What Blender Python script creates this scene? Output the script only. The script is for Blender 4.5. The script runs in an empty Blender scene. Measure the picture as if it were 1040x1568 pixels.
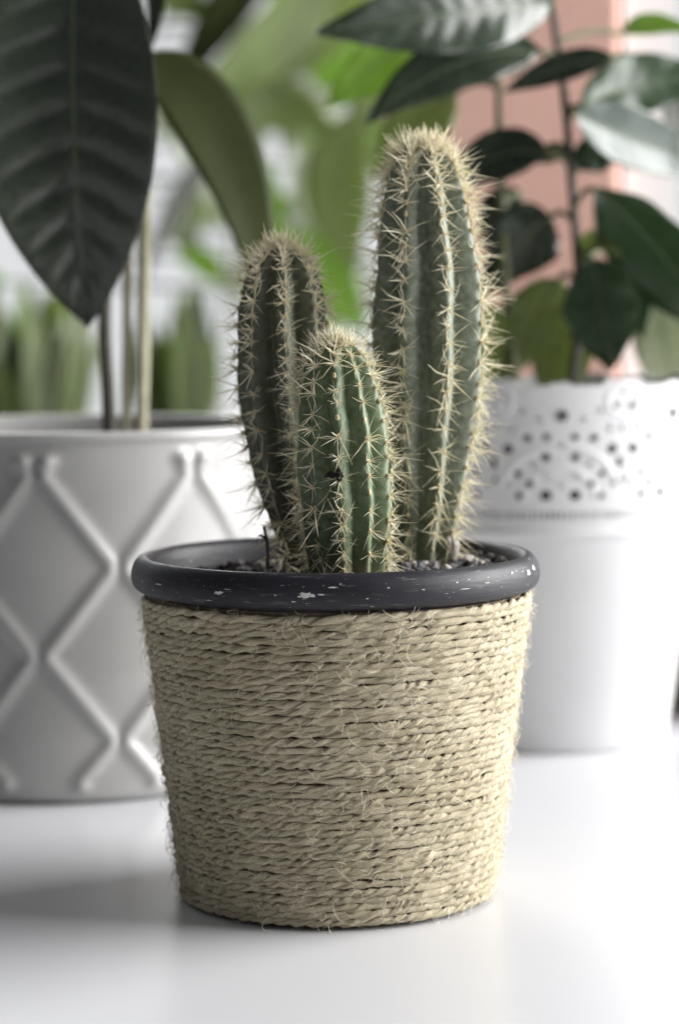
import bpy, bmesh, math, random
import numpy as np
from mathutils import Vector, Matrix

random.seed(7); rng = np.random.default_rng(7)
R = math.radians
scene = bpy.context.scene
col = scene.collection

# ------------------------------------------------------------------ camera
CAM = Vector((0.0014, -0.745, 0.1834))
FPX = 3600.0                                   # focal length in pixels of the 1040 x 1568 photograph
CROT = Matrix.Rotation(R(90 - 4.67), 3, 'X') @ Matrix.Rotation(R(-0.45), 3, 'Z')
cam_d = bpy.data.cameras.new('camera'); cam = bpy.data.objects.new('camera', cam_d); col.objects.link(cam)
cam.matrix_world = Matrix.Translation(CAM) @ CROT.to_4x4()
cam_d.sensor_width = 36; cam_d.lens = 36 * FPX / 1568
cam_d.clip_start = 0.01; cam_d.clip_end = 200
cam_d.dof.use_dof = True; cam_d.dof.focus_distance = 0.697; cam_d.dof.aperture_fstop = 7.4
cam_d.dof.aperture_blades = 0
scene.camera = cam

# ------------------------------------------------------------------ light
world = bpy.data.worlds.new('World'); scene.world = world; world.use_nodes = True
bg = world.node_tree.nodes['Background']
bg.inputs[0].default_value = (0.93, 0.96, 1.0, 1); bg.inputs[1].default_value = 0.10
def area(name, loc, target, size, power, color):
    d = bpy.data.lights.new(name, 'AREA'); d.shape = 'RECTANGLE'; d.size, d.size_y = size
    d.energy = power; d.color = color
    o = bpy.data.objects.new(name, d); col.objects.link(o); o.location = loc
    o.rotation_euler = (Vector(target) - Vector(loc)).to_track_quat('-Z', 'Y').to_euler()
    return o
area('window_light', (1.75, 0.22, 0.80), (0, 0.05, 0.12), (1.9, 1.3), 84.0, (1.0, 0.99, 0.985))
area('window_light_back', (0.0, 2.35, 1.25), (-0.1, 0.5, 0.15), (1.6, 1.0), 26.0, (0.97, 0.99, 1.0))
vs = scene.view_settings
vs.view_transform = 'Standard'; vs.look = 'None'; vs.gamma = 1; vs.exposure = 0.58; vs.use_curve_mapping = False
scene.cycles.use_denoising = True
scene.cycles.max_bounces = 10

# ------------------------------------------------------------------ helpers
def at(px, py, Y):
    """world point that the photograph shows at pixel (px, py), on the vertical plane y = Y"""
    d = CROT @ Vector(((px - 520) / FPX, -(py - 784) / FPX, -1.0))
    return CAM + d * ((Y - CAM.y) / d.y)

def tag(o, label=None, cat=None, group=None, kind=None):
    if label: o['label'] = label
    if cat: o['category'] = cat
    if group: o['group'] = group
    if kind: o['kind'] = kind
    return o
def empty(name, loc=(0, 0, 0)):
    o = bpy.data.objects.new(name, None); o.empty_display_size = 0.01; col.objects.link(o); o.location = loc
    return o
def link(name, me, mat=None, parent=None, smooth=True):
    o = bpy.data.objects.new(name, me); col.objects.link(o)
    if mat is not None and not me.materials:
        for m in (mat if isinstance(mat, (list, tuple)) else [mat]): me.materials.append(m)
    if smooth and me.polygons: me.polygons.foreach_set('use_smooth', [True] * len(me.polygons))
    if parent is not None:
        o.parent = parent; o.matrix_parent_inverse = Matrix.Translation(-parent.location)
    return o
def mesh(name, v, f, uv=None, mats=None):
    me = bpy.data.meshes.new(name)
    me.from_pydata([tuple(x) for x in v], [], [tuple(x) for x in f])
    if uv is not None:
        l = me.uv_layers.new(name='UVMap')
        idx = np.empty(len(me.loops), dtype=np.int32); me.loops.foreach_get('vertex_index', idx)
        l.data.foreach_set('uv', np.asarray(uv, dtype=np.float32)[idx].ravel())
    if mats is not None: me.polygons.foreach_set('material_index', mats)
    me.update()
    return me
class MB:
    def __init__(s): s.v = []; s.f = []; s.n = 0
    def add(s, v, f):
        s.v.extend(tuple(x) for x in v); s.f.extend(tuple(i + s.n for i in q) for q in f); s.n += len(v)
    def tube(s, pts, rad, n=8, cap=True):
        pts = [Vector(p) for p in pts]; m = len(pts)
        rads = rad if isinstance(rad, (list, tuple)) else [rad] * m
        t0 = (pts[1] - pts[0]).normalized()
        a = t0.orthogonal().normalized(); V = []; F = []
        for i, p in enumerate(pts):
            t = (pts[min(i + 1, m - 1)] - pts[max(i - 1, 0)]).normalized()
            a = (a - t * a.dot(t)).normalized(); b = t.cross(a)
            for k in range(n):
                w = 2 * math.pi * k / n
                V.append(p + (a * math.cos(w) + b * math.sin(w)) * rads[i])
        for i in range(m - 1):
            for k in range(n):
                k2 = (k + 1) % n
                F.append((i * n + k, i * n + k2, (i + 1) * n + k2, (i + 1) * n + k))
        if cap: F.append(tuple(range(n - 1, -1, -1))); F.append(tuple((m - 1) * n + k for k in range(n)))
        s.add(V, F)
    def box(s, lo, hi):
        x0, y0, z0 = lo; x1, y1, z1 = hi
        s.add([(x0,y0,z0),(x1,y0,z0),(x1,y1,z0),(x0,y1,z0),(x0,y0,z1),(x1,y0,z1),(x1,y1,z1),(x0,y1,z1)],
              [(3,2,1,0),(4,5,6,7),(0,1,5,4),(1,2,6,5),(2,3,7,6),(3,0,4,7)])
    def build(s, name, mat, parent=None, smooth=True):
        return link(name, mesh(name, s.v, s.f), mat, parent, smooth)
def lathe(prof, n=96, center=(0, 0)):
    V = []; F = []
    for r, z in prof:
        for k in range(n):
            w = 2 * math.pi * k / n
            V.append((center[0] + r * math.cos(w), center[1] + r * math.sin(w), z))
    for i in range(len(prof) - 1):
        for k in range(n):
            k2 = (k + 1) % n
            F.append((i * n + k, i * n + k2, (i + 1) * n + k2, (i + 1) * n + k))
    return V, F
def smooth_profile(prof, steps=6):
    out = []; P = [Vector((a, b, 0)) for a, b in prof]
    for i in range(len(P) - 1):
        p0, p1, p2, p3 = P[max(i-1,0)], P[i], P[i+1], P[min(i+2,len(P)-1)]
        for k in range(steps):
            t = k / steps
            q = 0.5 * ((2*p1) + (p2-p0)*t + (2*p0-5*p1+4*p2-p3)*t*t + (3*p1-p0-3*p2+p3)*t**3)
            out.append((q.x, q.y))
    out.append(prof[-1]); return out
def spline(pts, steps=8):
    P = [Vector(p) for p in pts]; out = []
    for i in range(len(P) - 1):
        p0, p1, p2, p3 = P[max(i-1,0)], P[i], P[i+1], P[min(i+2,len(P)-1)]
        for k in range(steps):
            t = k / steps
            out.append(0.5 * ((2*p1) + (p2-p0)*t + (2*p0-5*p1+4*p2-p3)*t*t + (3*p1-p0-3*p2+p3)*t**3))
    out.append(P[-1]); return out

# ------------------------------------------------------------------ materials
class NT:
    def __init__(s, name):
        s.m = bpy.data.materials.new(name); s.m.use_nodes = True; s.t = s.m.node_tree; s.n = s.t.nodes; s.l = s.t.links
        s.p = s.n['Principled BSDF']; s.out = s.n['Material Output']
    def node(s, typ, **kw):
        x = s.n.new(typ)
        for k, v in kw.items():
            if k.startswith('i_'):
                x.inputs[k[2:].replace('_', ' ')].default_value = v
            else: setattr(x, k, v)
        return x
    def noise(s, scale, detail=3, vec=None, rough=0.5):
        x = s.node('ShaderNodeTexNoise'); x.inputs['Scale'].default_value = scale
        x.inputs['Detail'].default_value = detail; x.inputs['Roughness'].default_value = rough
        if vec is not None: s.l.new(vec, x.inputs['Vector'])
        return x.outputs['Fac']
    def coords(s, kind='Object', scale=(1, 1, 1)):
        t = s.node('ShaderNodeTexCoord'); mp = s.node('ShaderNodeMapping'); mp.inputs['Scale'].default_value = scale
        s.l.new(t.outputs[kind], mp.inputs['Vector']); return mp.outputs['Vector']
    def ramp(s, fac, stops):
        x = s.node('ShaderNodeValToRGB'); e = x.color_ramp.elements
        while len(e) < len(stops): e.new(0.5)
        for k, (p, c) in enumerate(stops):
            e[k].position = p; e[k].color = (*c, 1) if len(c) == 3 else c
        s.l.new(fac, x.inputs['Fac']); return x.outputs['Color']
    def mix(s, fac, a, b, blend='MIX'):
        x = s.node('ShaderNodeMix'); x.data_type = 'RGBA'; x.blend_type = blend
        for sock, v in ((x.inputs[0], fac), (x.inputs[6], a), (x.inputs[7], b)):
            if isinstance(v, bpy.types.NodeSocket): s.l.new(v, sock)
            else: sock.default_value = v if isinstance(v, (int, float)) else (*v, 1)
        return x.outputs[2]
    def math(s, op, a, b=0.0):
        x = s.node('ShaderNodeMath'); x.operation = op
        for sock, v in ((x.inputs[0], a), (x.inputs[1], b)):
            if isinstance(v, bpy.types.NodeSocket): s.l.new(v, sock)
            else: sock.default_value = v
        return x.outputs[0]
    def color(s, c):
        if isinstance(c, bpy.types.NodeSocket): s.l.new(c, s.p.inputs['Base Color'])
        else: s.p.inputs['Base Color'].default_value = (*c, 1)
    def set(s, **kw):
        for k, v in kw.items(): s.p.inputs[k.replace('_', ' ')].default_value = v
    def rough(s, v):
        if isinstance(v, bpy.types.NodeSocket): s.l.new(v, s.p.inputs['Roughness'])
        else: s.p.inputs['Roughness'].default_value = v
    def bump(s, h, strength=0.3, dist=0.001):
        x = s.node('ShaderNodeBump'); x.inputs['Strength'].default_value = strength; x.inputs['Distance'].default_value = dist
        s.l.new(h, x.inputs['Height']); s.l.new(x.outputs[0], s.p.inputs['Normal'])
    def translucent(s, colr, fac):
        tr = s.node('ShaderNodeBsdfTranslucent'); ms = s.node('ShaderNodeMixShader'); ms.inputs[0].default_value = fac
        if isinstance(colr, bpy.types.NodeSocket): s.l.new(colr, tr.inputs[0])
        else: tr.inputs[0].default_value = (*colr, 1)
        s.l.new(s.p.outputs[0], ms.inputs[1]); s.l.new(tr.outputs[0], ms.inputs[2]); s.l.new(ms.outputs[0], s.out.inputs[0])

def plain(name, c, rough=0.5, var=0.08, scale=200, bump=0.0, spec=0.5):
    n = NT(name); vec = n.coords()
    f = n.noise(scale, 4, vec)
    lo = tuple(x * (1 - var) for x in c); hi = tuple(min(1, x * (1 + var)) for x in c)
    n.color(n.ramp(f, [(0.3, lo), (0.7, hi)])); n.rough(rough); n.set(Specular_IOR_Level=spec)
    if bump: n.bump(f, bump, 0.0005)
    return n.m
def leaf_mat(name, c, trans, fac, rough=0.38, light=None, spec=0.5):
    n = NT(name); vec = n.coords()
    f = n.noise(28, 4, vec); g = n.noise(260, 3, vec)
    hi = light or tuple(x * 1.5 for x in c)
    cc = n.ramp(f, [(0.3, c), (0.75, hi)])
    cc = n.mix(0.25, cc, n.ramp(g, [(0.35, tuple(x * 0.6 for x in c)), (0.7, hi)]))
    n.color(cc); n.rough(n.math('ADD', n.math('MULTIPLY', g, 0.2), rough - 0.1)); n.set(Specular_IOR_Level=spec)
    n.bump(g, 0.25, 0.0006)
    n.translucent(trans, fac)
    return n.m

M = {}
# white lacquered sill
n = NT('white_lacquer'); vec = n.coords(); f = n.noise(3, 3, vec); g = n.noise(220, 3, vec); sp = n.noise(900, 1, vec)
c = n.ramp(f, [(0.3, (0.645, 0.65, 0.675)), (0.7, (0.665, 0.67, 0.69))])
c = n.mix(n.ramp(sp, [(0.74, (0, 0, 0)), (0.80, (0.25, 0.25, 0.25))]), c, (0.55, 0.54, 0.52))
n.color(c); n.rough(0.27); M['sill'] = n.m
# jute
n = NT('jute_twine'); vec = n.coords('UV', (0.16, 6.0, 1)); vec2 = n.coords('UV', (0.045, 0.5, 1)); ob = n.coords('Object')
f = n.noise(3.0, 4, vec, 0.65); g = n.noise(2.0, 3, vec2); h = n.noise(45, 2, ob)
c = n.ramp(f, [(0.30, (0.30, 0.24, 0.14)), (0.48, (0.58, 0.51, 0.36)), (0.68, (0.78, 0.72, 0.57))])
c = n.mix(n.ramp(g, [(0.35, (0, 0, 0)), (0.75, (0.45, 0.45, 0.45))]), c, (0.69, 0.61, 0.43))
c = n.mix(n.ramp(h, [(0.42, (0, 0, 0)), (0.70, (0.6, 0.6, 0.6))]), c, (0.42, 0.36, 0.23))
n.color(c); n.rough(0.75); n.set(Specular_IOR_Level=0.25); n.bump(f, 1.0, 0.0007); M['jute'] = n.m
n = NT('jute_fibre'); n.color((0.90, 0.85, 0.70)); n.rough(0.6); n.translucent((0.7, 0.6, 0.4), 0.3); M['fibre'] = n.m
# black painted lip
n = NT('black_paint'); ob = n.coords('Object', (1, 1, 1)); sx = n.coords('Object', (90, 90, 900)); sy = n.coords('Object', (260, 260, 1500))
f = n.noise(60, 4, ob); s1 = n.noise(1, 4, sx, 0.65); s2 = n.noise(1, 3, sy, 0.6); d = n.noise(1500, 2, ob)
c = n.ramp(f, [(0.3, (0.011, 0.0105, 0.014)), (0.7, (0.023, 0.022, 0.029))])
c = n.mix(n.ramp(s1, [(0.60, (0, 0, 0)), (0.70, (0.5, 0.5, 0.5))]), c, (0.16, 0.15, 0.155))
c = n.mix(n.ramp(s2, [(0.68, (0, 0, 0)), (0.73, (0.8, 0.8, 0.8))]), c, (0.42, 0.41, 0.40))
c = n.mix(n.ramp(d, [(0.72, (0, 0, 0)), (0.77, (0.6, 0.6, 0.6))]), c, (0.4, 0.39, 0.38))
n.color(c); n.rough(n.math('ADD', n.math('MULTIPLY', f, 0.25), 0.36)); n.bump(n.math('ADD', s1, f), 0.35, 0.0005); n.set(Specular_IOR_Level=0.35); M['lip'] = n.m
M['glue'] = plain('glue_stained_clay', (0.16, 0.12, 0.07), 0.8, 0.3, 600)
M['chip'] = plain('bare_white_glaze', (0.58, 0.57, 0.55), 0.6, 0.35, 1800, 0.5)
# cactus skin
def cactus_mat(name, dark, mid, bloom, amt):
    n = NT(name); ob = n.coords(); st = n.coords('Object', (1, 1, 0.25))
    f = n.noise(70, 4, st); g = n.noise(420, 3, ob); h = n.noise(1600, 2, ob)
    c = n.ramp(f, [(0.28, dark), (0.62, mid)])
    c = n.mix(n.math('MULTIPLY', n.ramp(g, [(0.35, (0, 0, 0)), (0.75, (1, 1, 1))]), amt), c, bloom)
    c = n.mix(n.ramp(h, [(0.70, (0, 0, 0)), (0.78, (0.35, 0.35, 0.35))]), c, (0.34, 0.34, 0.25))
    k2 = n.noise(95, 5, ob, 0.7); c = n.mix(n.ramp(k2, [(0.60, (0, 0, 0)), (0.72, (0.55, 0.55, 0.55))]), c, (0.24, 0.205, 0.13))
    sz = n.node('ShaderNodeSeparateXYZ'); n.l.new(ob, sz.inputs[0])
    zf = n.math('ADD', n.math('MULTIPLY', n.math('SUBTRACT', 0.113, sz.outputs[2]), 55.0), n.math('MULTIPLY', n.math('SUBTRACT', k2, 0.5), 2.2))
    c = n.mix(n.ramp(zf, [(0.0, (0, 0, 0)), (0.55, (0.75, 0.75, 0.75))]), c, (0.19, 0.165, 0.10))
    n.color(c); n.rough(0.48); n.set(Specular_IOR_Level=0.45); n.bump(g, 0.22, 0.0005)
    return n.m
M['skin_tall'] = cactus_mat('grey_green_skin', (0.080, 0.098, 0.060), (0.145, 0.168, 0.116), (0.33, 0.36, 0.30), 0.62)
M['skin_left'] = cactus_mat('dark_olive_skin', (0.055, 0.064, 0.036), (0.092, 0.102, 0.064), (0.20, 0.205, 0.155), 0.40)
M['skin_small'] = cactus_mat('fresh_green_skin', (0.055, 0.088, 0.034), (0.098, 0.142, 0.060), (0.27, 0.32, 0.22), 0.45)
n = NT('spine'); ob = n.coords(); f = n.noise(300, 2, ob)
n.color(n.ramp(f, [(0.3, (0.82, 0.76, 0.57)), (0.7, (0.90, 0.87, 0.76))])); n.rough(0.45); n.translucent((0.92, 0.87, 0.68), 0.40); M['spine'] = n.m
M['wool'] = plain('areole_wool', (0.55, 0.45, 0.28), 0.9, 0.3, 2500, 0.5, 0.1)
# soil
M['soil_dark'] = plain('dark_peat', (0.030, 0.025, 0.021), 0.9, 0.35, 900, 0.6, 0.2)
M['soil_grey'] = plain('grey_grit', (0.14, 0.13, 0.13), 0.8, 0.3, 900, 0.5, 0.3)
M['soil_pale'] = plain('pale_grit', (0.48, 0.44, 0.40), 0.8, 0.2, 900, 0.4, 0.3)
M['soil_blue'] = plain('slate_grit', (0.085, 0.082, 0.095), 0.6, 0.3, 900, 0.4, 0.4)
# pots
n = NT('grey_white_glaze'); ob = n.coords(); f = n.noise(25, 3, ob); g = n.noise(700, 2, ob)
n.color(n.ramp(f, [(0.3, (0.345, 0.342, 0.335)), (0.7, (0.395, 0.392, 0.385))])); n.rough(n.math('ADD', n.math('MULTIPLY', f, 0.2), 0.2)); n.bump(n.math('ADD', f, n.math('MULTIPLY', g, 0.2)), 0.06, 0.002); n.set(Coat_Weight=0.2, Coat_Roughness=0.15); M['glaze'] = n.m
n = NT('white_plastic'); ob = n.coords(); f = n.noise(30, 3, ob); g = n.noise(900, 2, ob)
n.color(n.ramp(f, [(0.3, (0.59, 0.59, 0.60)), (0.7, (0.63, 0.63, 0.64))])); n.rough(0.42); n.bump(g, 0.04, 0.0003); M['plastic'] = n.m
M['liner'] = plain('dark_brown_plastic', (0.055, 0.045, 0.042), 0.5, 0.1)
M['green_pot'] = plain('grey_green_glaze', (0.10, 0.115, 0.09), 0.4, 0.2, 60)
# plants
M['leaf_dark'] = leaf_mat('dark_glossy_leaf', (0.026, 0.038, 0.022), (0.06, 0.10, 0.02), 0.12, 0.26, (0.040, 0.056, 0.036))
M['leaf_big'] = leaf_mat('big_dark_leaf', (0.030, 0.041, 0.026), (0.06, 0.10, 0.02), 0.10, 0.30, (0.058, 0.070, 0.050), 0.7)
M['leaf_deep'] = leaf_mat('deep_green_leaf', (0.034, 0.062, 0.030), (0.14, 0.26, 0.05), 0.25, 0.30, (0.062, 0.10, 0.055))
M['leaf_olive'] = leaf_mat('olive_leaf', (0.034, 0.044, 0.010), (0.10, 0.13, 0.02), 0.15, 0.6, (0.050, 0.066, 0.018), 0.2)
M['leaf_mid'] = leaf_mat('mid_green_leaf', (0.115, 0.150, 0.060), (0.42, 0.50, 0.20), 0.50, 0.45, (0.20, 0.25, 0.11))
M['leaf_bright'] = leaf_mat('bright_green_leaf', (0.13, 0.24, 0.035), (0.42, 0.62, 0.08), 0.50, 0.45, (0.22, 0.34, 0.07))
M['leaf_pale'] = leaf_mat('pale_sage_leaf', (0.30, 0.35, 0.22), (0.50, 0.56, 0.36), 0.40, 0.45, (0.45, 0.48, 0.36))
M['leaf_frost'] = leaf_mat('silvery_leaf', (0.46, 0.48, 0.45), (0.6, 0.62, 0.56), 0.35, 0.4, (0.62, 0.63, 0.61))
M['leaf_gloss'] = leaf_mat('glossy_grey_green_leaf', (0.050, 0.072, 0.056), (0.10, 0.16, 0.06), 0.12, 0.36, (0.09, 0.118, 0.10), 0.55)
M['rib_pale'] = plain('pale_midrib', (0.11, 0.14, 0.075), 0.5)
M['stem_dark'] = plain('dark_bark', (0.040, 0.036, 0.026), 0.7, 0.3, 300, 0.3)
M['stem_olive'] = plain('olive_stem', (0.085, 0.095, 0.035), 0.6, 0.3, 300, 0.2)
M['stem_pale'] = plain('pale_cane', (0.40, 0.38, 0.26), 0.6, 0.2, 200, 0.2)
n = NT('pink_render'); ob = n.coords(); f = n.noise(12, 4, ob); g = n.noise(160, 4, ob)
n.color(n.ramp(f, [(0.3, (0.62, 0.37, 0.30)), (0.7, (0.68, 0.42, 0.35))])); n.rough(0.85); n.bump(g, 0.3, 0.001); M['pink'] = n.m
M['frame'] = plain('white_gloss_frame', (0.82, 0.83, 0.83), 0.35, 0.03)
M['lawn'] = plain('lawn', (0.13, 0.18, 0.085), 0.9, 0.4, 2)

# ------------------------------------------------------------------ setting
mb = MB(); mb.box((-1.5, -0.9, -0.035), (1.5, 2.10, 0.0))
sill = tag(mb.build('table_top', M['sill'], None, False), kind='structure')
bv = sill.modifiers.new('bevel', 'BEVEL'); bv.width = 0.003; bv.segments = 3
mb = MB(); mb.box((-40, 2.3, -1.02), (40, 90, -1.0)); tag(mb.build('ground', M['lawn'], None, False), kind='structure')

mb = MB(); mb.box((-9, 8.0, -1.1), (9, 8.05, 9)); sk = NT('overcast_sky'); em = sk.node('ShaderNodeEmission')
em.inputs[0].default_value = (0.96, 0.98, 1.0, 1); em.inputs[1].default_value = 0.52; sk.l.new(em.outputs[0], sk.out.inputs[0])
tag(mb.build('sky', sk.m, None, False), kind='structure')
pa = at(596, 300, 0.42); pb = at(951, 300, 0.42)
mb = MB(); mb.box((pa.x, 0.42, 0.0), (pb.x, 0.54, 0.62))
pier = tag(mb.build('wall_pier', M['pink'], None, False), 'salmon pink rendered wall pier behind the plant in the lace pot', 'wall')
bv = pier.modifiers.new('bevel', 'BEVEL'); bv.width = 0.004; bv.segments = 2
fr = tag(empty('window_frame', (pb.x + 0.012, 0.46, 0)), 'white window frame post right beside the pink wall pier', 'window frame')
mb = MB(); mb.box((pb.x + 0.004, 0.44, 0.0), (pb.x + 0.030, 0.50, 0.62)); o = mb.build('post', M['frame'], fr, False)
mb = MB(); mb.box((pb.x + 0.0305, 0.45, 0.0), (pb.x + 0.34, 0.49, 0.040)); mb.build('rail', M['frame'], fr, False)

# ------------------------------------------------------------------ the twine-wrapped pot
pot = tag(empty('plant_pot', (0, 0, 0)), 'tapered pot wound in beige jute twine with a black rolled rim', 'plant pot')
UP = 0.0034
RT, RB, ZT = 0.0600, 0.0482, 0.0945 + UP
prof = smooth_profile([(0.0565, 0.086), (0.0575, 0.0985), (0.0582, 0.1035), (0.0596, 0.1056), (0.0614, 0.1062), (0.0634, 0.1050),
        (0.0647, 0.1026), (0.06505, 0.0998), (0.0645, 0.0973), (0.0632, 0.0958), (0.0612, 0.0950), (0.0602, 0.0944)], 5)
prof = [(r, z + UP) for r, z in prof]
v, f = lathe(prof, 180)
link('rim', mesh('rim', v, f), M['lip'], pot)
v, f = lathe([(0.0002, 0.0005), (RB - 0.001, 0.0005), (RB, 0.0015), (RT, ZT), (0.0596, 0.0950 + UP)], 120)
link('body', mesh('body', v, f), M['glue'], pot)
lip_front = [(r, z) for r, z in prof if r > 0.0612]
def lip_r(z):
    best = min(((abs(zz - z), rr) for rr, zz in prof if zz > 0.0951 + UP and rr > 0.0605), key=lambda q: q[0]); return best[1]
def paint_chip(px, wpx, zc, hz, seed):
    rr = random.Random(seed)
    th0 = math.asin(max(-0.98, min(0.98, (px - 515) / 314.0))); hw = wpx / 2 / 314.0 / max(0.3, math.cos(th0))
    V = [(th0, zc)]; N = 30
    for k in range(N):
        w = 2 * math.pi * k / N; q = 0.35 + 0.75 * rr.random()
        ca, sa = math.cos(w), math.sin(w)
        V.append((th0 + hw * q * math.copysign(abs(ca) ** 0.6, ca), zc + hz / 2 * q * math.copysign(abs(sa) ** 0.6, sa)))
    P = []
    for th, z in V:
        r = lip_r(z) + 0.00012
        P.append((r * math.sin(th), -r * math.cos(th), z))
    F = [(0, 1 + k, 1 + (k + 1) % N) for k in range(N)]
    link('paint_chip', mesh('paint_chip', P, F), M['chip'], pot)
for k, (px, wpx, zc, hz) in enumerate([(474, 24, 0.1002, 0.0019), (349, 16, 0.1000, 0.0013), (512, 13, 0.1024, 0.0006), (803, 6, 0.1022, 0.0022),
        (814, 5, 0.1030, 0.0016), (776, 5, 0.1032, 0.0008), (456, 8, 0.0982, 0.0004), (333, 12, 0.0975, 0.0004), (700, 22, 0.1003, 0.0003),
        (362, 14, 0.1012, 0.0003), (640, 5, 0.1010, 0.0004), (256, 11, 0.1006, 0.0005), (430, 4, 0.1000, 0.0005), (495, 12, 0.1004, 0.0005),
        (560, 5, 0.0990, 0.0004), (590, 4, 0.1020, 0.0004), (735, 9, 0.1014, 0.0004), (690, 4, 0.1024, 0.0005)]):
    paint_chip(px, wpx, zc + UP, hz, k)

# the twine: one turn after another, two plies twisted together
PITCH = 0.00256; NT_ = 41; LAY = 0.0128
def wall_r(z): return RB + (RT - RB) * np.clip(z / ZT, 0, 1)
class SNoise:                                    # smooth 1-D noise along the twine
    def __init__(s, n, seed): s.v = np.random.default_rng(seed).normal(size=n)
    def __call__(s, x):
        x = np.asarray(x) % (len(s.v) - 1); i = np.floor(x).astype(int); t = x - i; t = t * t * (3 - 2 * t)
        return s.v[i] * (1 - t) + s.v[i + 1] * t
nz1, nz2, nz3, nz4 = (SNoise(4000, k) for k in (1, 2, 3, 4))
STEPS = 430; SIDES = 14
for k in range(NT_):
    tt = np.linspace(0, 1, STEPS + 1); th = 2 * math.pi * tt
    turn = k + tt
    z = 0.00135 + turn * (ZT - 0.0022) / NT_ + nz1(turn * 19) * 0.00020
    rr = wall_r(z) + 0.00118 + nz2(turn * 17) * 0.00016
    arc = turn * 2 * math.pi * 0.055
    tw = 2 * math.pi * (arc / LAY) + nz3(turn * 31) * 1.3
    slope = 0.0
    V = []; UV = []; F = []
    for ply in range(2):
        a = tw + ply * math.pi
        sq = 1 + 0.20 * nz4(turn * 70 + ply * 911)
        off = 0.00048
        pr = rr + off * np.cos(a) * 0.9; pz = z + off * np.sin(a)
        rad = 0.00087 * sq
        base = len(V)
        rid = np.stack([1 + 0.13 * nz4(turn * 41 + 131 * q + 57 * ply) + 0.07 * nz3(turn * 130 + 77 * q + 991 * ply) for q in range(SIDES)])
        ct, st = -np.sin(th), np.cos(th)
        for i in range(STEPS + 1):
            for q in range(SIDES):
                w = 2 * math.pi * q / SIDES + a[i] * 0.8; g_ = rad[i] * rid[q, i]
                r_ = pr[i] + g_ * math.cos(w); z_ = pz[i] + g_ * 1.08 * math.sin(w)
                V.append((r_ * ct[i], r_ * st[i], max(z_, 0.0003))); UV.append((arc[i] * 1000 + ply * 377, q / SIDES + 0.37 * ply))
        for i in range(STEPS):
            for q in range(SIDES):
                q2 = (q + 1) % SIDES; b0 = base + i * SIDES; b1 = b0 + SIDES
                F.append((b0 + q, b0 + q2, b1 + q2, b1 + q))
    link('twine_turn', mesh('twine_turn', V, F, UV), M['jute'], pot)
# loose fibres standing off the twine
mb = MB()
for k in range(4400):
    th = random.uniform(-1.75, 1.75); z = random.uniform(0.001, 0.0975)
    r = float(wall_r(z)) + 0.00262 + (0.0006 if k % 5 == 0 else 0.0002) + random.uniform(-0.0003, 0.0003)
    tl = random.choice((-1, 1)); slant = random.gauss(0, 0.55); lift = abs(random.gauss(0.0, 0.0004)) + (0.0014 * random.random() if random.random() < 0.12 else 0)
    L = random.uniform(0.002, 0.0065) * (1.4 if random.random() < 0.1 else 1)
    if k % 5 == 0: L *= 1.3; lift += random.uniform(0.0002, 0.0010); slant = random.gauss(-0.2, 0.8); curl = random.gauss(0, 0.9)
    pts = []; ang = slant; s_, zz = 0.0, z
    for i in range(6):
        t = i / 5
        rr_ = r - 0.0003 + lift * (4 * t * (1 - t) if k % 3 else 1.6 * t) + 0.0002 * math.sin(3 * t + k)
        q = th + s_ / r
        pts.append((rr_ * math.sin(q), -rr_ * math.cos(q), max(zz, 0.0003)))
        s_ += tl * math.cos(ang) * L / 5; zz += math.sin(ang) * L / 5; ang += curl / 5 * 2
    rad = random.uniform(0.00003, 0.00006) if k % 5 else random.uniform(0.00007, 0.00011)
    mb.tube(pts, [rad, rad, rad, rad * .9, rad * .7, rad * .3], 3, False)
fb = mb.build('loose_fibre', M['fibre'], pot); fb['kind'] = 'stuff'

# ------------------------------------------------------------------ soil and grit in the pot
def soil_z(x, y): return 0.0985 + UP + 0.05 * x + 0.012 * max(0, x) + 0.0012 * math.sin(70 * x + 1) * math.cos(60 * y)
V = []; F = []; MI = []
NR, NA = 14, 48
for i in range(NR + 1):
    for k in range(NA):
        r = 0.0578 * i / NR; w = 2 * math.pi * k / NA
        x, y = r * math.cos(w), r * math.sin(w); V.append((x, y, soil_z(x, y) - 0.0012))
for i in range(NR):
    for k in range(NA):
        k2 = (k + 1) % NA; F.append((i*NA+k, (i+1)*NA+k, (i+1)*NA+k2, i*NA+k2)); MI.append(0)
bm = bmesh.new(); bmesh.ops.create_icosphere(bm, subdivisions=1, radius=1)
ico_v = [v.co.copy() for v in bm.verts]; ico_f = [[v.index for v in f.verts] for f in bm.faces]; bm.free()
for k in range(1900):
    r = 0.0562 * math.sqrt(random.random()); w = random.uniform(0, 2 * math.pi); x, y = r * math.cos(w), r * math.sin(w)
    s = random.choice((0.0008, 0.001, 0.0012, 0.0016, 0.0021)) * random.uniform(0.8, 1.2)
    rot = Matrix.Rotation(random.uniform(0, 6.28), 3, Vector((random.random(), random.random(), random.random() + .1)).normalized())
    sc = Vector((s * random.uniform(.7, 1.4), s * random.uniform(.7, 1.3), s * random.uniform(.6, 1)))
    base = len(V); c = Vector((x, y, soil_z(x, y) + random.uniform(-0.0008, 0.0012)))
    for q in ico_v:
        p = rot @ Vector((q.x * sc.x, q.y * sc.y, q.z * sc.z)) * random.uniform(0.8, 1.15); V.append(c + p)
    m = random.choices((0, 1, 2, 3), (0.52, 0.15, 0.06, 0.27) if x < 0.012 else (0.16, 0.26, 0.10, 0.48))[0]
    for q in ico_f: F.append([i + base for i in q]); MI.append(m)
so = link('soil', mesh('soil', V, F, mats=MI), [M['soil_dark'], M['soil_grey'], M['soil_pale'], M['soil_blue']], None, False)
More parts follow.
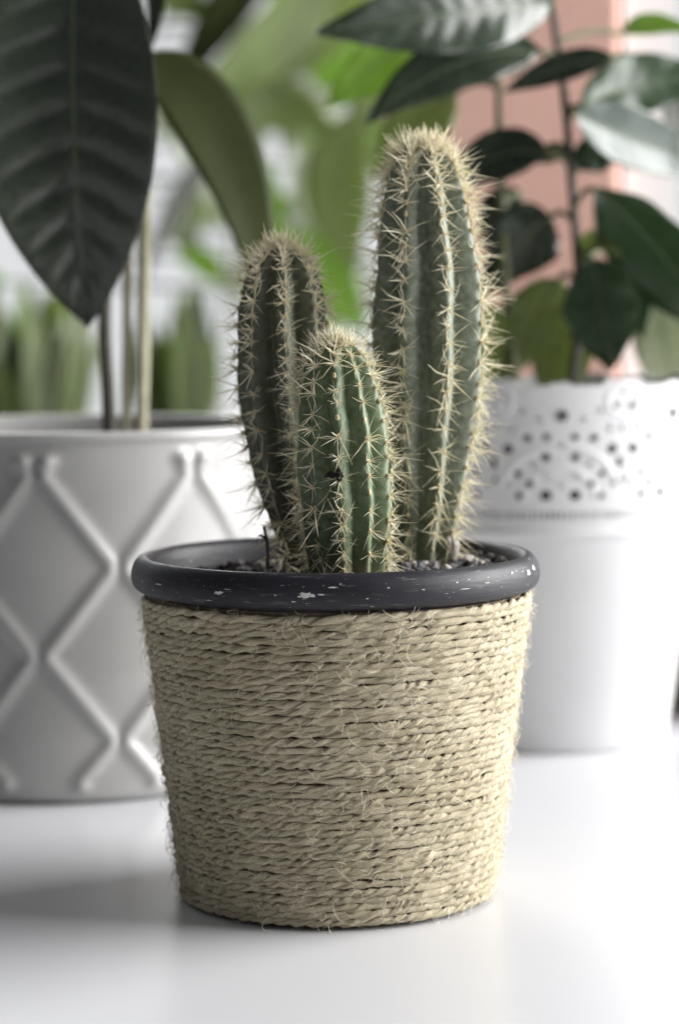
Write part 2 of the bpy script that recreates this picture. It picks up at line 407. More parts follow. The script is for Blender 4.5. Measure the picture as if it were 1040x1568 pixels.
tag(so, 'dark peat and slate grit filling the jute wrapped pot', 'soil', kind='stuff')

# ------------------------------------------------------------------ cacti
def spine_mesh(seed, n, lo, hi, rad, back):
    r = random.Random(seed); m = MB()
    for k in range(n):
        az = 2 * math.pi * (k + r.uniform(-.6, .6)) / n
        pol = R(r.uniform(30, 88)) if k % 4 else R(r.uniform(5, 45))
        L = r.uniform(lo, hi) * (1.3 if k % 4 == 0 else 1) * (0.4 if r.random() < .12 else 1)
        d = Vector((math.cos(az) * math.sin(pol) * 1.1, math.sin(az) * math.sin(pol) * 0.85 - back * r.uniform(0, 2), math.cos(pol))).normalized()
        side = d.orthogonal().normalized(); bend = r.uniform(-.09, .09) * L
        pts = [d * 0.0002 + Vector((r.gauss(0, .0002), r.gauss(0, .0002), 0)), d * L * .5 + side * bend, d * L + side * bend * r.uniform(-.5, .8)]
        rr = rad * r.uniform(.6, 1.25)
        m.tube(pts, [rr, rr * .7, rr * .1], 4, False)
    me = mesh('spine_cluster', m.v, m.f); me.materials.append(M['spine'])
    me.polygons.foreach_set('use_smooth', [True] * len(me.polygons)); return me
SPINES = [spine_mesh(50 + k, 11 + k % 7, 0.0028, 0.0082, 0.00015, 0.18) for k in range(28)]
TOPSP = [spine_mesh(90 + k, 18 + k % 3, 0.0030, 0.0056, 0.00018, 0.02) for k in range(5)]
wm = MB()
for q in range(1):
    V = [Vector((p.x * 0.00075, p.y * 0.0009, p.z * 0.0005)) * random.uniform(.85, 1.15) for p in ico_v]; wm.add(V, ico_f)
PAD = mesh('areole', wm.v, wm.f); PAD.materials.append(M['wool']); PAD.polygons.foreach_set('use_smooth', [True] * len(PAD.polygons))

def cactus(label, rows, Y, ribs, phase, depth, skin, space_px, spine_scale, seed, dense=0.42, topl=0.012):
    """rows: (pixel row, left edge, right edge) of the silhouette, from the soil to the apex"""
    r_ = random.Random(seed)
    cen, rad, zz = [], [], []
    for py, l, rgt in rows:
        c = at((l + rgt) / 2, py, Y); e = at(rgt, py, Y)
        cen.append(c.x); rad.append(e.x - c.x); zz.append(c.z)
    zz[0] = 0.097
    zs = np.array(zz); NS = 110
    # arc-length style sampling: dense towards the apex
    prof = smooth_profile([(a, b) for a, b in zip(rad, zz)], 10); cx = smooth_profile([(a, b) for a, b in zip(cen, zz)], 10)
    prof = [(max(a, 0.00005), b, c[0]) for (a, b), c in zip(prof, cx)]
    root = tag(empty('cactus', (cen[0], Y, zz[0])), label, 'cactus', 'three cacti growing in the jute wrapped pot')
    NA = ribs * 14; rmax = max(rad)
    def shape(w, rr):
        q = abs(math.cos(ribs * (w - phase) / 2))
        g = 1 - (0.55 * (1 - 2 / math.pi * math.acos(min(1, q))) + 0.45 * q ** 0.9)
        dd = depth * min(1, (rr / rmax) ** 0.5 * 1.05 + 0.05)
        return 1 - dd * g
    V = []; F = []
    for i, (rr, z, x0) in enumerate(prof):
        wob = 0.0003 * math.sin(i * 0.35 + seed)
        for k in range(NA):
            w = 2 * math.pi * k / NA
            s = shape(w, rr); lump = 1 + 0.012 * math.sin(z * 900 + 3 * math.cos(ribs * w + seed)) * (s > 0.93)
            V.append((x0 + wob + rr * s * lump * math.sin(w), Y - rr * s * lump * math.cos(w), z))
    for i in range(len(prof) - 1):
        for k in range(NA):
            k2 = (k + 1) % NA; F.append((i*NA+k, i*NA+k2, (i+1)*NA+k2, (i+1)*NA+k))
    F.append(tuple((len(prof) - 1) * NA + k for k in range(NA)))
    link('stem', mesh('stem', V, F), skin, root)
    # areoles along the ribs
    P = np.array([(a, b) for a, b, c in prof]); seg = np.hypot(*np.diff(P, axis=0).T); S = np.concatenate([[0], np.cumsum(seg)]); tot = S[-1]
    sp = space_px * 0.000207
    for j in range(ribs):
        w = phase + 2 * math.pi * j / ribs
        s = tot - 0.0012 - r_.uniform(0, .3) * sp; n_ = 0
        while s > 0.004:
            i = min(len(prof) - 2, max(0, int(np.searchsorted(S, s)) - 1))
            t = (s - S[i]) / max(1e-9, S[i+1] - S[i])
            rr = prof[i][0] * (1-t) + prof[i+1][0] * t; z = prof[i][1] * (1-t) + prof[i+1][1] * t; x0 = prof[i][2] * (1-t) + prof[i+1][2] * t
            tr, tz = prof[i+1][0] - prof[i][0], prof[i+1][1] - prof[i][1]; ln = math.hypot(tr, tz) or 1
            out = Vector((math.sin(w), -math.cos(w), 0)); up = (out * (tr / ln) + Vector((0, 0, tz / ln))).normalized()
            nor = (out * (tz / ln) - Vector((0, 0, tr / ln))).normalized()
            nor = (nor + Vector((r_.gauss(0, .16), r_.gauss(0, .16), 0.05))).normalized(); up = (up - nor * up.dot(nor)).normalized(); rx = up.cross(nor)
            pos = Vector((x0 + rr * math.sin(w), Y - rr * math.cos(w), z)) - nor * 0.0001
            top = tot - s < topl
            k = spine_scale * r_.uniform(.70, 1.22)
            mat = Matrix.Translation(pos) @ Matrix((rx, up, nor)).transposed().to_4x4()
            a = bpy.data.objects.new('areole', PAD); col.objects.link(a); a.parent = root
            a.matrix_parent_inverse = Matrix.Translation(-root.location)
            a.matrix_basis = mat @ Matrix.Diagonal((r_.uniform(.8, 1.2), r_.uniform(.9, 1.3), 1, 1))
            if not top and r_.random() < 0.06:
                s -= sp * (dense + (1 - dense) * min(1, (tot - s) / 0.03)); continue
            c = bpy.data.objects.new('spine_cluster', r_.choice(TOPSP if top else SPINES)); col.objects.link(c); c.parent = a
            c.matrix_basis = Matrix.Rotation(r_.uniform(-.5, .5) if not top else r_.uniform(0, 6), 4, 'Z') @ Matrix.Diagonal((k, k, k, 1))
            d = tot - s
            s -= sp * (dense + (1 - dense) * min(1, d / (0.030 if dense > .5 else 0.05))) * r_.uniform(.72, 1.26); n_ += 1
    return root

TALL = cactus('tallest cactus with broad grey green ribs, thickest of the three',
    [(868, 607, 683), (800, 596, 700), (700, 581, 723), (600, 569, 739), (500, 565, 745), (420, 571, 740), (330, 580, 724), (275, 589, 708),
     (245, 602, 694), (229, 620, 674), (224, 640, 654), (223, 646.5, 647.5)], 0.018, 8, R(18), 0.40, M['skin_tall'], 28, 1.22, 3)
LEFT = cactus('middle sized dark olive cactus leaning beside the bare twig',
    [(868, 437, 492), (820, 420, 503), (720, 386, 510), (640, 369, 509), (560, 362, 506), (500, 363, 502), (450, 368, 496), (415, 378, 484),
     (394, 393, 469), (382, 412, 450), (379, 425, 437), (378, 430.5, 431.5)], 0.012, 8, R(5), 0.38, M['skin_left'], 30, 1.08, 5)
SMALL = cactus('smallest cactus with crowded narrow ribs, in front of the other two',
    [(880, 480, 590), (800, 463, 600), (740, 456, 601), (680, 454, 597), (620, 457, 588), (575, 463, 573), (548, 472, 560), (532, 486, 546),
     (525, 502, 530), (523.5, 511, 521), (523, 515.5, 516.5)], -0.022, 10, R(-6), 0.26, M['skin_small'], 28, 0.98, 9, 0.62, 0.005)

# crumb of soil stuck on the smallest cactus
c = at(517, 728, -0.0385); mb = MB()
for k in range(24):
    s = random.uniform(.0006, .0011); o_ = Vector((random.gauss(0, .0011), random.gauss(0, .0005), random.gauss(0, .0008)))
    mb.add([c + o_ + q * s * random.uniform(.7, 1.2) for q in ico_v], ico_f)
tag(mb.build('soil_crumb', M['soil_dark'], None, False), 'dark crumb of soil caught in the spines of the smallest cactus', 'soil crumb')
# bare twig in the soil
b = at(410, 868, 0.004); t_ = at(404, 806, 0.004); tw = tag(empty('twig', b), 'short black twig sticking up out of the soil', 'twig')
mb = MB(); mb.tube(spline([b, b.lerp(t_, .5) + Vector((.0006, 0, 0)), t_], 5), 0.00055, 6); mb.build('stalk', M['soil_dark'], tw)
m_ = b.lerp(t_, .72)
mb = MB(); mb.tube([m_, m_ + Vector((-.0014, -.0003, .0009)), m_ + Vector((-.0024, -.0004, .0006))], [.00045, .0004, .0002], 5); mb.build('side_shoot', M['soil_dark'], tw)
# dry husk at the foot of the tallest cactus
c = at(693, 842, 0.012); mb = MB()
for k in range(5):
    a = k * 1.3; e = c + Vector((.0018 * math.cos(a), .0012 * math.sin(a), .0035 + .001 * (k % 2)))
    mb.tube([c + Vector((0, 0, -.004)), c.lerp(e, .5) + Vector((.0005 * math.cos(a), 0, 0)), e], [.0009, .0011, .0003], 6)
tag(mb.build('dry_husk', M['soil_pale'], None), 'pale dry husk at the foot of the tallest cactus', 'husk')

# ------------------------------------------------------------------ lattice pot
LP = Vector((-0.1084, 0.219, 0)); LR = 0.0884
lp = tag(empty('plant_pot', LP), 'grey white glazed pot with a raised diamond lattice', 'plant pot')
NA, NZ = 720, 190
TH = np.linspace(0, 2 * math.pi, NA, endpoint=False)
colpitch = 2 * math.pi / 9; col0 = R(-2.6)
Zs = np.concatenate([[0.0012, 0.0006], np.linspace(0.001, 0.1345, NZ)])
V = []; F = []
zk = [(0.1324, 0), (0.1249, 0), (0.0929, 1), (0.0895, 1), (0.0590, 0), (0.0560, 0), (0.0260, 1), (0.0230, 1), (0.0095, .5), (0.0050, .5)]
zz_ = np.array([a for a, b in zk][::-1]); vv_ = np.array([b for a, b in zk][::-1])
rel = ((TH - col0 + colpitch / 2) % colpitch) - colpitch / 2
for zi, z in enumerate(np.linspace(0.0, 0.1379, NZ)):
    base = 0.0815 + (LR - 0.0815) * min(1, (z / 0.12)) ** 0.75
    if z < 0.004: base -= 0.0035 * (1 - z / 0.004) ** 2
    off = R(2.3) + R(15.6) * np.interp(z, zz_, vv_)
    dz = 0.0008; sl = (np.interp(z + dz, zz_, vv_) - np.interp(z - dz, zz_, vv_)) / (2 * dz) * R(15.6) * base
    dist = np.abs(np.abs(rel) - off) * base / math.sqrt(1 + sl * sl)
    fade = max(0.0, min(1.0, (z - 0.004) / 0.003)) * max(0.0, min(1.0, (0.1344 - z) / 0.003))
    h = 0.0018 * np.exp(-(dist / 0.0031) ** 2) * fade
    tip = 0.0012 * np.exp(-(np.abs(np.abs(rel) - R(3.6)) * base / 0.003) ** 2) * math.exp(-((z - 0.1319) / 0.0025) ** 2)
    rr = base + h + tip
    V.extend(zip((np.sin(TH) * rr).tolist(), (-np.cos(TH) * rr).tolist(), [z] * NA))
top = [(LR + 0.0012, 0.1386), (LR + 0.0017, 0.1399), (LR + 0.0015, 0.1414), (LR + 0.0004, 0.1422), (LR - 0.0040, 0.1422), (LR - 0.0052, 0.1412), (LR - 0.0056, 0.1389), (LR - 0.0060, 0.118)]
for r, z in top: V.extend(zip((np.sin(TH) * r).tolist(), (-np.cos(TH) * r).tolist(), [z] * NA))
rows_ = NZ + len(top)
for i in range(rows_ - 1):
    for k in range(NA):
        k2 = (k + 1) % NA; F.append((i*NA+k, i*NA+k2, (i+1)*NA+k2, (i+1)*NA+k))
F.append(tuple(range(NA - 1, -1, -1)))
V = [(a + LP.x, b + LP.y, c) for a, b, c in V]
link('body', mesh('body', V, F), M['glaze'], lp)
def soil_disc(c, r, z, label):
    V = []; F = []; MI = []
    for i in range(9):
        for k in range(36):
            rr = r * i / 8; w = 2 * math.pi * k / 36; V.append((c.x + rr * math.cos(w), c.y + rr * math.sin(w), z + random.uniform(-.001, .001)))
    for i in range(8):
        for k in range(36):
            k2 = (k + 1) % 36; F.append((i*36+k, (i+1)*36+k, (i+1)*36+k2, i*36+k2)); MI.append(0)
    return tag(link('soil', mesh('soil', V, F, mats=MI), [M['soil_dark']], None, False), label, 'soil', kind='stuff')
soil_disc(LP, LR - 0.0062, 0.121, 'dark soil inside the lattice pot')

# ------------------------------------------------------------------ lace pot
RP = Vector((0.0926, 0.288, 0)); rp = tag(empty('plant_pot', RP), 'white plastic pot with a pierced lace collar', 'plant pot')
prof = [(0.0005, 0.0008), (0.0515, 0.0008), (0.0528, 0.0002), (0.0535, 0.0015), (0.0660, 0.0905), (0.0668, 0.0925), (0.0680, 0.0935), (0.0684, 0.0945), (0.0680, 0.0955), (0.0672, 0.0962), (0.0660, 0.0962), (0.0652, 0.0940), (0.0520, 0.0030)]
v, f = lathe([(r, z) for r, z in prof], 160, (RP.x, RP.y)); link('body', mesh('body', v, f), M['plastic'], rp)
# lace collar, cut on a fine grid
holes = []   # (dx px from the arch centre, photo row, radius px)
for s in (-1, 1):
    holes += [(20*s, 758, 8), (20*s, 699, 6.5), (38*s, 709, 5), (58*s, 725, 5.5), (42*s, 741, 5.5), (57*s, 759, 5.5), (19*s, 668, 5.5), (45*s, 670, 6),
              (72*s, 687, 7.5), (66*s, 655, 4.5), (76*s, 621, 5.5), (30*s, 640, 4), (52*s, 628, 4.5), (20*s, 728, 4.5), (72*s, 740, 4)]
holes += [(0, 635, 10), (88, 708, 10), (88, 734, 6), (88, 655, 6), (88, 600, 4.5), (0, 680, 4), (0, 742, 4)]
px2a = (math.pi / 8) / 88; mmpx = 0.000268
NA = 1152; per = NA // 8; z0, z1 = 0.0958, 0.1580; NZ = 116
zl = [z0 + (z1 - z0) * i / NZ for i in range(NZ + 1)]
def row2z(y): return 0.1825 - (y - 490) / FPX * 0.966
HO = [(a, row2z(y), r * mmpx) for a, y, r in holes if r >= 5.5]
DI = [(a, row2z(y), r * mmpx) for a, y, r in holes if r < 5.5]
ok = np.zeros((per, NZ), bool)
for k in range(per):
    dx = (k + 0.5) / per * 176 - 88
    zt = row2z(591) + (row2z(577) - row2z(591)) * max(0, 1 - ((88 - abs(dx)) / 34) ** 2) + 0.0012 * max(0, 1 - (dx / 20) ** 2)
    zt += 0.0007 * abs(math.sin(dx / 88 * math.pi * 5))
    for i in range(NZ):
        zc = (zl[i] + zl[i+1]) / 2
        if zc > zt: continue
        hit = False
        for hx, hz, hr in HO:
            if ((dx - hx) * mmpx) ** 2 + (zc - hz) ** 2 < hr * hr: hit = True; break
        if not hit and 0.1005 < zc < 0.1040 and (dx % 8) < 3.2: hit = True
        ok[k, i] = not hit
idx = {}; V = []; F = []
def vert(k, i, layer):
    key = (k % NA, i, layer)
    if key not in idx:
        th = 2 * math.pi * k / NA; z = zl[i]; t = (z - z0) / (z1 - z0)
        r = 0.0668 + 0.0032 * t - (0.0016 if layer else 0)
        if not layer:
            qx = (((k + per / 2) % per) / per * 176 - 88) * mmpx; qd = math.hypot(qx, z - row2z(765)); qv = math.hypot(abs(qx) - 88 * mmpx, z - row2z(612))
            r += 0.0005 * (math.exp(-((qd - 49 * mmpx) / 0.0009) ** 2) * (z > row2z(765)) + math.exp(-((qd - 84 * mmpx) / 0.0009) ** 2) * (z > row2z(745)) + math.exp(-((qv - 24 * mmpx) / 0.0009) ** 2))
            dx = ((k + per / 2) % per) / per * 176 - 88
            for hx, hz, hr in DI:
                if ((dx - hx) * mmpx) ** 2 + (z - hz) ** 2 < hr * hr: r -= 0.0012; break
        idx[key] = len(V); V.append((RP.x + r * math.sin(th), RP.y - r * math.cos(th), z))
    return idx[key]
for k in range(NA):
    kk = (k + per // 2) % per
    for i in range(NZ):
        if not ok[kk, i]: continue
        F.append((vert(k, i, 0), vert(k+1, i, 0), vert(k+1, i+1, 0), vert(k, i+1, 0)))
        F.append((vert(k, i+1, 1), vert(k+1, i+1, 1), vert(k+1, i, 1), vert(k, i, 1)))
        if not ok[(kk + 1) % per, i]: F.append((vert(k+1, i, 0), vert(k+1, i, 1), vert(k+1, i+1, 1), vert(k+1, i+1, 0)))
        if not ok[(kk - 1) % per, i]: F.append((vert(k, i+1, 0), vert(k, i+1, 1), vert(k, i, 1), vert(k, i, 0)))
        if i + 1 >= NZ or not ok[kk, i+1]: F.append((vert(k, i+1, 0), vert(k+1, i+1, 0), vert(k+1, i+1, 1), vert(k, i+1, 1)))
        if i == 0 or not ok[kk, i-1]: F.append((vert(k, i, 1), vert(k+1, i, 1), vert(k+1, i, 0), vert(k, i, 0)))
link('lace_collar', mesh('lace_collar', V, F), M['plastic'], rp, False)
lz = [(0.0002, 0.0060), (0.0470, 0.0060), (0.0615, 0.1340), (0.0620, 0.1345), (0.0608, 0.1345), (0.0600, 0.1330), (0.0590, 0.120)]
v, f = lathe(lz, 96, (RP.x, RP.y)); tag(link('nursery_pot', mesh('nursery_pot', v, f), M['liner']), 'dark brown nursery pot standing inside the lace pot', 'plant pot')
soil_disc(RP, 0.0592, 0.1240, 'dark soil inside the nursery pot of the lace pot')

# dark pot at the right
gp = Vector((0.2005, 0.352, 0))
v, f = lathe([(0.0005, 0.001), (0.043, 0.001), (0.0445, 0.003), (0.0500, 0.080), (0.0515, 0.084), (0.0515, 0.092), (0.0480, 0.092), (0.0470, 0.075), (0.041, 0.006), (0.0005, 0.005)], 80, gp)
tag(link('plant_pot', mesh('plant_pot', v, f), M['green_pot']), 'dark grey green pot half hidden beside the lace pot', 'plant pot')

# ------------------------------------------------------------------ leaves
def leaf(parent, pts, wpx, mat, roll=0.0, fold=0.12, veins=0, vamp=0.0003, belly=0.45, stem=None, rib='rib_pale', nu=26, droop=0.0, wave=0.0, ruffle=0.0):
    """pts: [(px, py, Y)] base, middle, tip in the photograph; wpx: full width in its pixels"""
    P = [at(*p) for p in pts]
    if len(P) == 2: P.insert(1, P[0].lerp(P[1], .5))
    B, Mid, T = P
    L = (T - B).length; dist = ((B + T) / 2 - CAM).length; W = wpx / FPX * dist / 2
    V = []; nv = 22 if veins else 8
    Ctl = Mid * 2 - (B + T) / 2
    ribp = []
    e = math.log(0.5) / math.log(belly)
    for i in range(nu + 1):
        u = i / nu
        c = B * (1-u)**2 + Ctl * 2*u*(1-u) + T * u*u
        d = ((Ctl - B) * (1-u) + (T - Ctl) * u).normalized()
        tc = (CAM - c).normalized(); n0 = (tc - d * tc.dot(d)).normalized(); n0 = Matrix.Rotation(R(roll), 3, d) @ n0; s = d.cross(n0)
        w = W * max(0.0, math.sin(math.pi * min(1, u ** e))) ** 0.85 * (1 - 0.10 * u) + W * 0.012
        c = c - n0 * (droop * L * (u ** 2))
        ribp.append(c)
        for side in (0, 1):
            for k in range(nv + 1):
                v = -1 + 2 * k / nv
                hgt = fold * w * (abs(v) ** 1.3) + wave * W * math.sin(u * 9 + v * 2) * abs(v) + ruffle * W * math.sin(u * 23 + (2 if v > 0 else 0)) * v * v
                if veins: hgt += vamp * (abs(math.sin(math.pi * (u * veins - abs(v) * 1.1))) ** 0.6 - .5) * (1 - abs(v) ** 4) * min(1, 8 * u) * min(1, abs(v) * 4)
                V.append(c + s * (w * v) + n0 * (hgt - side * 0.00035))
    F = []; row = 2 * (nv + 1)
    for i in range(nu):
        for k in range(nv):
            a = i * row + k; F.append((a, a + 1, a + row + 1, a + row))
            a += nv + 1; F.append((a + row, a + row + 1, a + 1, a))
        a = i * row; b = a + nv + 1; F.append((a + row, b + row, b, a))
        a = i * row + nv; b = a + nv + 1; F.append((a, b, b + row, a + row))
    o = link('leaf', mesh('leaf', V, F), M[mat], parent)
    if rib:
        mb = MB(); r0 = max(0.0006, W * 0.035)
        mb.tube(ribp, [r0 * (1 - 0.85 * i / nu) for i in range(nu + 1)], 6); m_ = link('midrib', mesh('midrib', mb.v, mb.f), M[rib]); m_.parent = o
        m_.matrix_parent_inverse = Matrix.Identity(4); m_.matrix_basis = Matrix.Identity(4)
        o_w = parent.location
        m_.matrix_parent_inverse = Matrix.Identity(4)
    if stem is not None:
        q = min(stem, key=lambda p: (p - B).length + 0.4 * abs((p.z + 0.006) - B.z))
        mb = MB(); mb.tube(spline([q, q.lerp(B, .5) + Vector((0, 0, .003)), B], 5), [0.0013] * 11, 6)
        m_ = link('petiole', mesh('petiole', mb.v, mb.f), M['stem_olive']); m_.parent = o
    return o

# plant in the lattice pot
lpl = tag(empty('potted_plant', (LP.x, LP.y, 0.121)), 'large leaved plant with a dark stem growing in the lattice pot', 'plant')
st = spline([at(168, 690, 0.21), at(165, 600, 0.21), at(160, 480, 0.212), at(172, 300, 0.22), at(185, 100, 0.225), at(190, -60, 0.225), at(180, -160, 0.22)], 10)
mb = MB(); mb.tube(st, [0.0030 - 0.0012 * i / len(st) for i in range(len(st))], 10); mb.build('stem', M['stem_dark'], lpl)
leaf(lpl, [(118, -190, 0.165), (112, 160, 0.150), (132, 500, 0.170)], 284, 'leaf_big', roll=12, fold=0.45, veins=12, vamp=0.0030, wave=0.05, belly=0.52, stem=st, nu=90)
leaf(lpl, [(212, 92, 0.235), (340, 220, 0.235), (412, 500, 0.225)], 124, 'leaf_olive', roll=-20, fold=0.10, belly=0.42, stem=st, rib=None)
leaf(lpl, [(238, -120, 0.235), (240, -10, 0.24), (228, 80, 0.24)], 34, 'leaf_dark', roll=30, stem=st)
leaf(lpl, [(-10, -160, 0.26), (-70, 60, 0.25), (-60, 330, 0.25)], 120, 'leaf_dark', roll=-10, stem=st)
for px0, px1, py1, r, nm in ((190, 196, 330, 0.0019, 'slim pale cane next to the dark stem in the lattice pot'), (215, 222, 250, 0.0027, 'thicker pale cane standing in the lattice pot')):
    mb = MB(); p0 = at(px0, 690, 0.235); p1 = at(px1, py1, 0.25); p0.z = 0.119
    mb.tube([p0.lerp(p1, i / 8) for i in range(9)], [r * (1.12 if i in (3, 6) else 1) for i in range(9)], 10)
    tag(mb.build('plant_cane', M['stem_pale'], None), nm, 'cane')

# plant in the lace pot
rpl = tag(empty('potted_plant', (RP.x, RP.y, 0.124)), 'dark glossy leaved plant growing in the lace pot', 'plant')
st = spline([at(868, 655, 0.285), at(884, 520, 0.285), at(885, 400, 0.285), at(876, 280, 0.285), at(864, 140, 0.29), at(847, 20, 0.292), at(838, -80, 0.29)], 10)
mb = MB(); mb.tube(st, [0.0024 - 0.0009 * i / len(st) for i in range(len(st))], 10); mb.build('stem', M['stem_dark'], rpl)
st2 = spline([at(800, 655, 0.30), at(778, 480, 0.302), at(768, 300, 0.305), at(764, 120, 0.31), at(770, 60, 0.315)], 10)
mb = MB(); mb.tube(st2, [0.0021 - 0.0006 * i / len(st2) for i in range(len(st2))], 10); mb.build('stem', M['stem_olive'], rpl)
D, G = 'leaf_dark', 'leaf_gloss'
for a in (
    dict(pts=[(845, 5, 0.285), (690, 22, 0.25), (480, 50, 0.23)], wpx=126, mat='leaf_dark', roll=8, fold=.2, veins=11, vamp=.0005, nu=70, stem=st),
    dict(pts=[(828, 82, 0.285), (700, 98, 0.27), (556, 192, 0.25)], wpx=104, mat=D, roll=25, fold=.2, stem=st, belly=.45),
    dict(pts=[(938, 86, 0.27), (860, 104, 0.275), (768, 142, 0.28)], wpx=50, mat=D, roll=20, fold=.15, stem=st),
    dict(pts=[(838, 236, 0.28), (760, 240, 0.29), (672, 290, 0.30)], wpx=84, mat=D, roll=15, fold=.1, stem=st),
    dict(pts=[(893, 165, 0.28), (985, 128, 0.30), (1110, 120, 0.31)], wpx=96, mat='leaf_deep', roll=-12, fold=.15, veins=8, nu=50, stem=st),
    dict(pts=[(880, 172, 0.27), (980, 218, 0.295), (1110, 262, 0.335)], wpx=92, mat='leaf_gloss', roll=-14, fold=.25, veins=8, nu=50, stem=st),
    dict(pts=[(912, 290, 0.265), (1010, 385, 0.285), (1110, 520, 0.315)], wpx=150, mat='leaf_deep', roll=30, fold=.25, stem=st, belly=.5),
    dict(pts=[(845, 330, 0.30), (800, 370, 0.305), (735, 455, 0.31)], wpx=112, mat=D, roll=-12, fold=.2, stem=st, belly=.42),
    dict(pts=[(905, 395, 0.275), (922, 470, 0.268), (934, 570, 0.27)], wpx=118, mat='leaf_deep', roll=12, fold=.2, veins=6, nu=40, stem=st, belly=.5),
    dict(pts=[(858, 425, 0.295), (820, 490, 0.30), (765, 585, 0.305)], wpx=104, mat='leaf_mid', roll=-20, fold=.15, stem=st, belly=.45),
    dict(pts=[(872, 470, 0.31), (850, 540, 0.315), (842, 620, 0.32)], wpx=76, mat='leaf_mid', roll=0, stem=st),
    dict(pts=[(885, 262, 0.30), (915, 235, 0.305), (968, 232, 0.31)], wpx=60, mat='leaf_deep', roll=0, stem=st),
    dict(pts=[(868, 250, 0.31), (850, 235, 0.315), (800, 250, 0.32)], wpx=40, mat='leaf_deep', roll=30, stem=st),
    dict(pts=[(886, 395, 0.285), (915, 370, 0.28), (952, 395, 0.275)], wpx=44, mat='leaf_mid', roll=-40, stem=st),
    dict(pts=[(955, 52, 0.32), (1000, 36, 0.32), (1070, 50, 0.32)], wpx=34, mat='leaf_bright', roll=0, stem=st),
    dict(pts=[(800, 300, 0.33), (770, 330, 0.33), (748, 400, 0.34)], wpx=80, mat=D, roll=10, stem=st2),
    dict(pts=[(990, 380, 0.33), (975, 440, 0.33), (985, 520, 0.33)], wpx=70, mat='leaf_deep', roll=10, stem=st),
    dict(pts=[(905, 500, 0.33), (890, 540, 0.33), (880, 615, 0.33)], wpx=40, mat='leaf_mid', roll=0, stem=st),
    dict(pts=[(775, 470, 0.33), (755, 520, 0.335), (742, 600, 0.34)], wpx=80, mat='leaf_mid', roll=10, stem=st2),
    dict(pts=[(1000, 460, 0.36), (1020, 530, 0.36), (1030, 640, 0.36)], wpx=100, mat='leaf_pale', roll=0, stem=st),
    dict(pts=[(1030, 90, 0.31), (1045, 170, 0.31), (1050, 260, 0.31)], wpx=60, mat='leaf_frost', roll=0, stem=st),
    dict(pts=[(700, 140, 0.37), (640, 190, 0.37), (572, 275, 0.37)], wpx=96, mat='leaf_mid', roll=10, stem=st2),
    dict(pts=[(640, 62, 0.38), (575, 100, 0.38), (500, 165, 0.38)], wpx=84, mat='leaf_bright', roll=-10, stem=st2),
    ): leaf(rpl, **{'wave': 0.07, 'ruffle': 0.05, **a})

# lush plant further back between the two white pots
FAR = 0.85
BP = Vector((-0.100, 0.50 + FAR, 0))
v, f = lathe([(0.0005, 0.001), (0.045, 0.001), (0.047, 0.003), (0.058, 0.100), (0.060, 0.103), (0.060, 0.112), (0.056, 0.112), (0.055, 0.098), (0.0005, 0.097)], 64, BP)
tag(link('plant_pot', mesh('plant_pot', v, f), M['plastic']), 'plain white pot hidden behind the lattice pot', 'plant pot')
bpl = tag(empty('potted_plant', (BP.x, BP.y, 0.097)), 'bushy light green plant far behind the cacti', 'plant')
st = spline([(BP.x, BP.y, 0.096), at(330, 560, 0.50 + FAR), at(352, 400, 0.50 + FAR), at(360, 200, 0.505 + FAR), at(372, 0, 0.51 + FAR), at(380, -120, 0.51 + FAR)], 8)
mb = MB(); mb.tube(st, 0.0022, 8); mb.build('stem', M['stem_olive'], bpl)
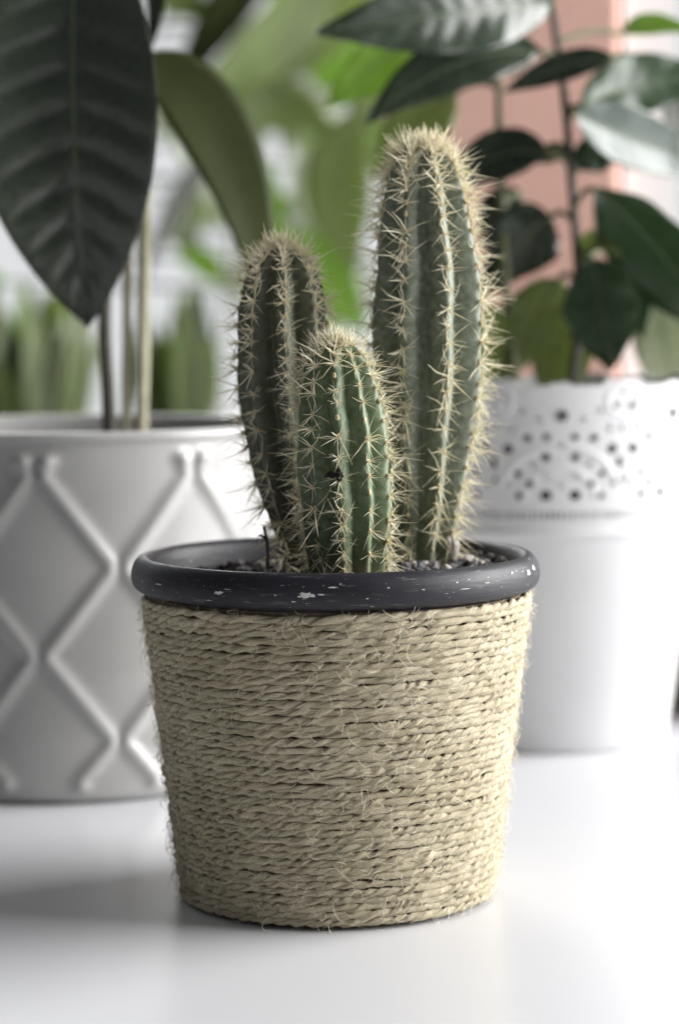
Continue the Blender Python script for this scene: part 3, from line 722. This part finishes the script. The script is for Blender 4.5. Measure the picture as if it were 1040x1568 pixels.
for a in (
    dict(pts=[(500, -30, 0.46 + FAR), (400, 90, 0.46 + FAR), (250, 215, 0.45 + FAR)], wpx=130, mat='leaf_mid', roll=-30, stem=st),
    dict(pts=[(420, -90, 0.50 + FAR), (350, 10, 0.50 + FAR), (262, 150, 0.49 + FAR)], wpx=80, mat='leaf_olive', roll=20, stem=st),
    dict(pts=[(560, -80, 0.48 + FAR), (500, 20, 0.48 + FAR), (420, 130, 0.47 + FAR)], wpx=130, mat='leaf_mid', roll=10, stem=st),
    dict(pts=[(368, 190, 0.46 + FAR), (430, 160, 0.46 + FAR), (520, 210, 0.45 + FAR)], wpx=90, mat='leaf_mid', roll=25, stem=st),
    dict(pts=[(380, 240, 0.44 + FAR), (402, 300, 0.44 + FAR), (430, 400, 0.44 + FAR)], wpx=62, mat='leaf_bright', roll=10, stem=st),
    dict(pts=[(565, 160, 0.40 + FAR), (520, 270, 0.40 + FAR), (545, 420, 0.40 + FAR)], wpx=118, mat='leaf_mid', roll=20, stem=st, belly=.55),
    dict(pts=[(480, 130, 0.52 + FAR), (540, 95, 0.52 + FAR), (625, 70, 0.52 + FAR)], wpx=92, mat='leaf_bright', roll=-20, stem=st),
    dict(pts=[(540, 150, 0.52 + FAR), (590, 160, 0.52 + FAR), (660, 215, 0.52 + FAR)], wpx=90, mat='leaf_mid', roll=20, stem=st),
    dict(pts=[(330, 330, 0.46 + FAR), (290, 200, 0.46 + FAR), (240, 190, 0.46 + FAR)], wpx=70, mat='leaf_pale', roll=20, stem=st),
    dict(pts=[(345, 230, 0.44 + FAR), (280, 300, 0.44 + FAR), (215, 440, 0.43 + FAR)], wpx=60, mat='leaf_frost', roll=50, stem=st),
    dict(pts=[(340, 440, 0.48 + FAR), (310, 400, 0.48 + FAR), (265, 395, 0.48 + FAR)], wpx=44, mat='leaf_bright', roll=0, stem=st),
    dict(pts=[(350, 420, 0.48 + FAR), (400, 440, 0.48 + FAR), (470, 470, 0.48 + FAR)], wpx=70, mat='leaf_pale', roll=10, stem=st),
    dict(pts=[(440, 380, 0.50 + FAR), (500, 420, 0.50 + FAR), (560, 520, 0.50 + FAR)], wpx=90, mat='leaf_bright', roll=10, stem=st),
    dict(pts=[(300, 30, 0.52 + FAR), (270, -10, 0.52 + FAR), (225, -30, 0.52 + FAR)], wpx=70, mat='leaf_mid', roll=0, stem=st),
    dict(pts=[(545, 380, 0.52 + FAR), (555, 430, 0.52 + FAR), (560, 500, 0.52 + FAR)], wpx=60, mat='leaf_frost', roll=0, stem=st),
    ): leaf(bpl, **a)
rl = random.Random(21)
for k in range(64):
    x, y = rl.uniform(-60, 600), rl.uniform(-40, 470); a_ = rl.uniform(0, 6.28); L_ = rl.uniform(60, 120); Y = 0.55 + FAR + rl.uniform(0, .12)
    leaf(bpl, [(x, y, Y), (x + L_ / 2 * math.cos(a_) + rl.uniform(-12, 12), y + L_ / 2 * math.sin(a_) + 8, Y), (x + L_ * math.cos(a_), y + L_ * math.sin(a_) + 30, Y)], rl.uniform(36, 76),
         rl.choices(('leaf_mid', 'leaf_bright', 'leaf_pale', 'leaf_olive', 'leaf_frost'), (6, 4, 3, 2, 2))[0], roll=rl.uniform(-50, 50), rib=None, nu=14, stem=st)

# low upright foliage behind the lattice pot
for gi, (xa, xb, n_, Y0, lab) in enumerate(((-60, 150, 46, 1.20, 'clump of upright green blades behind the lattice pot near the big dark leaf'), (215, 320, 26, 1.22, 'clump of upright green blades behind the canes of the lattice pot'))):
    c0 = at((xa + xb) / 2, 640, Y0); c0.z = 0
    g = tag(empty('foliage_plant', c0), lab, 'plant')
    v, f = lathe([(0.0005, 0.001), (0.028, 0.001), (0.034, 0.070), (0.0355, 0.074), (0.0335, 0.074), (0.032, 0.066), (0.0005, 0.065)], 48, c0)
    tag(link('plant_pot', mesh('plant_pot', v, f), M['glaze'] if gi else M['liner']), ('small grey pot' if gi else 'small brown pot') + ' holding upright blades behind the lattice pot', 'plant pot')
    for k in range(n_):
        x = random.uniform(xa, xb); y1 = random.uniform(420, 550); Y = Y0 + random.uniform(-0.03, .05)
        xr = (xa + xb) / 2 + (x - (xa + xb) / 2) * 0.55
        b = (xr, 705, Y0 + (Y - Y0) * .4)
        leaf(g, [b, ((x + xr) / 2 + random.uniform(-10, 10), 600, Y), (x + random.uniform(-25, 25), y1, Y)], random.uniform(30, 56),
             random.choices(('leaf_mid', 'leaf_deep', 'leaf_bright', 'leaf_pale'), (7, 3, 1, 3))[0], roll=random.uniform(-50, 50), rib=None, nu=12, belly=.55)
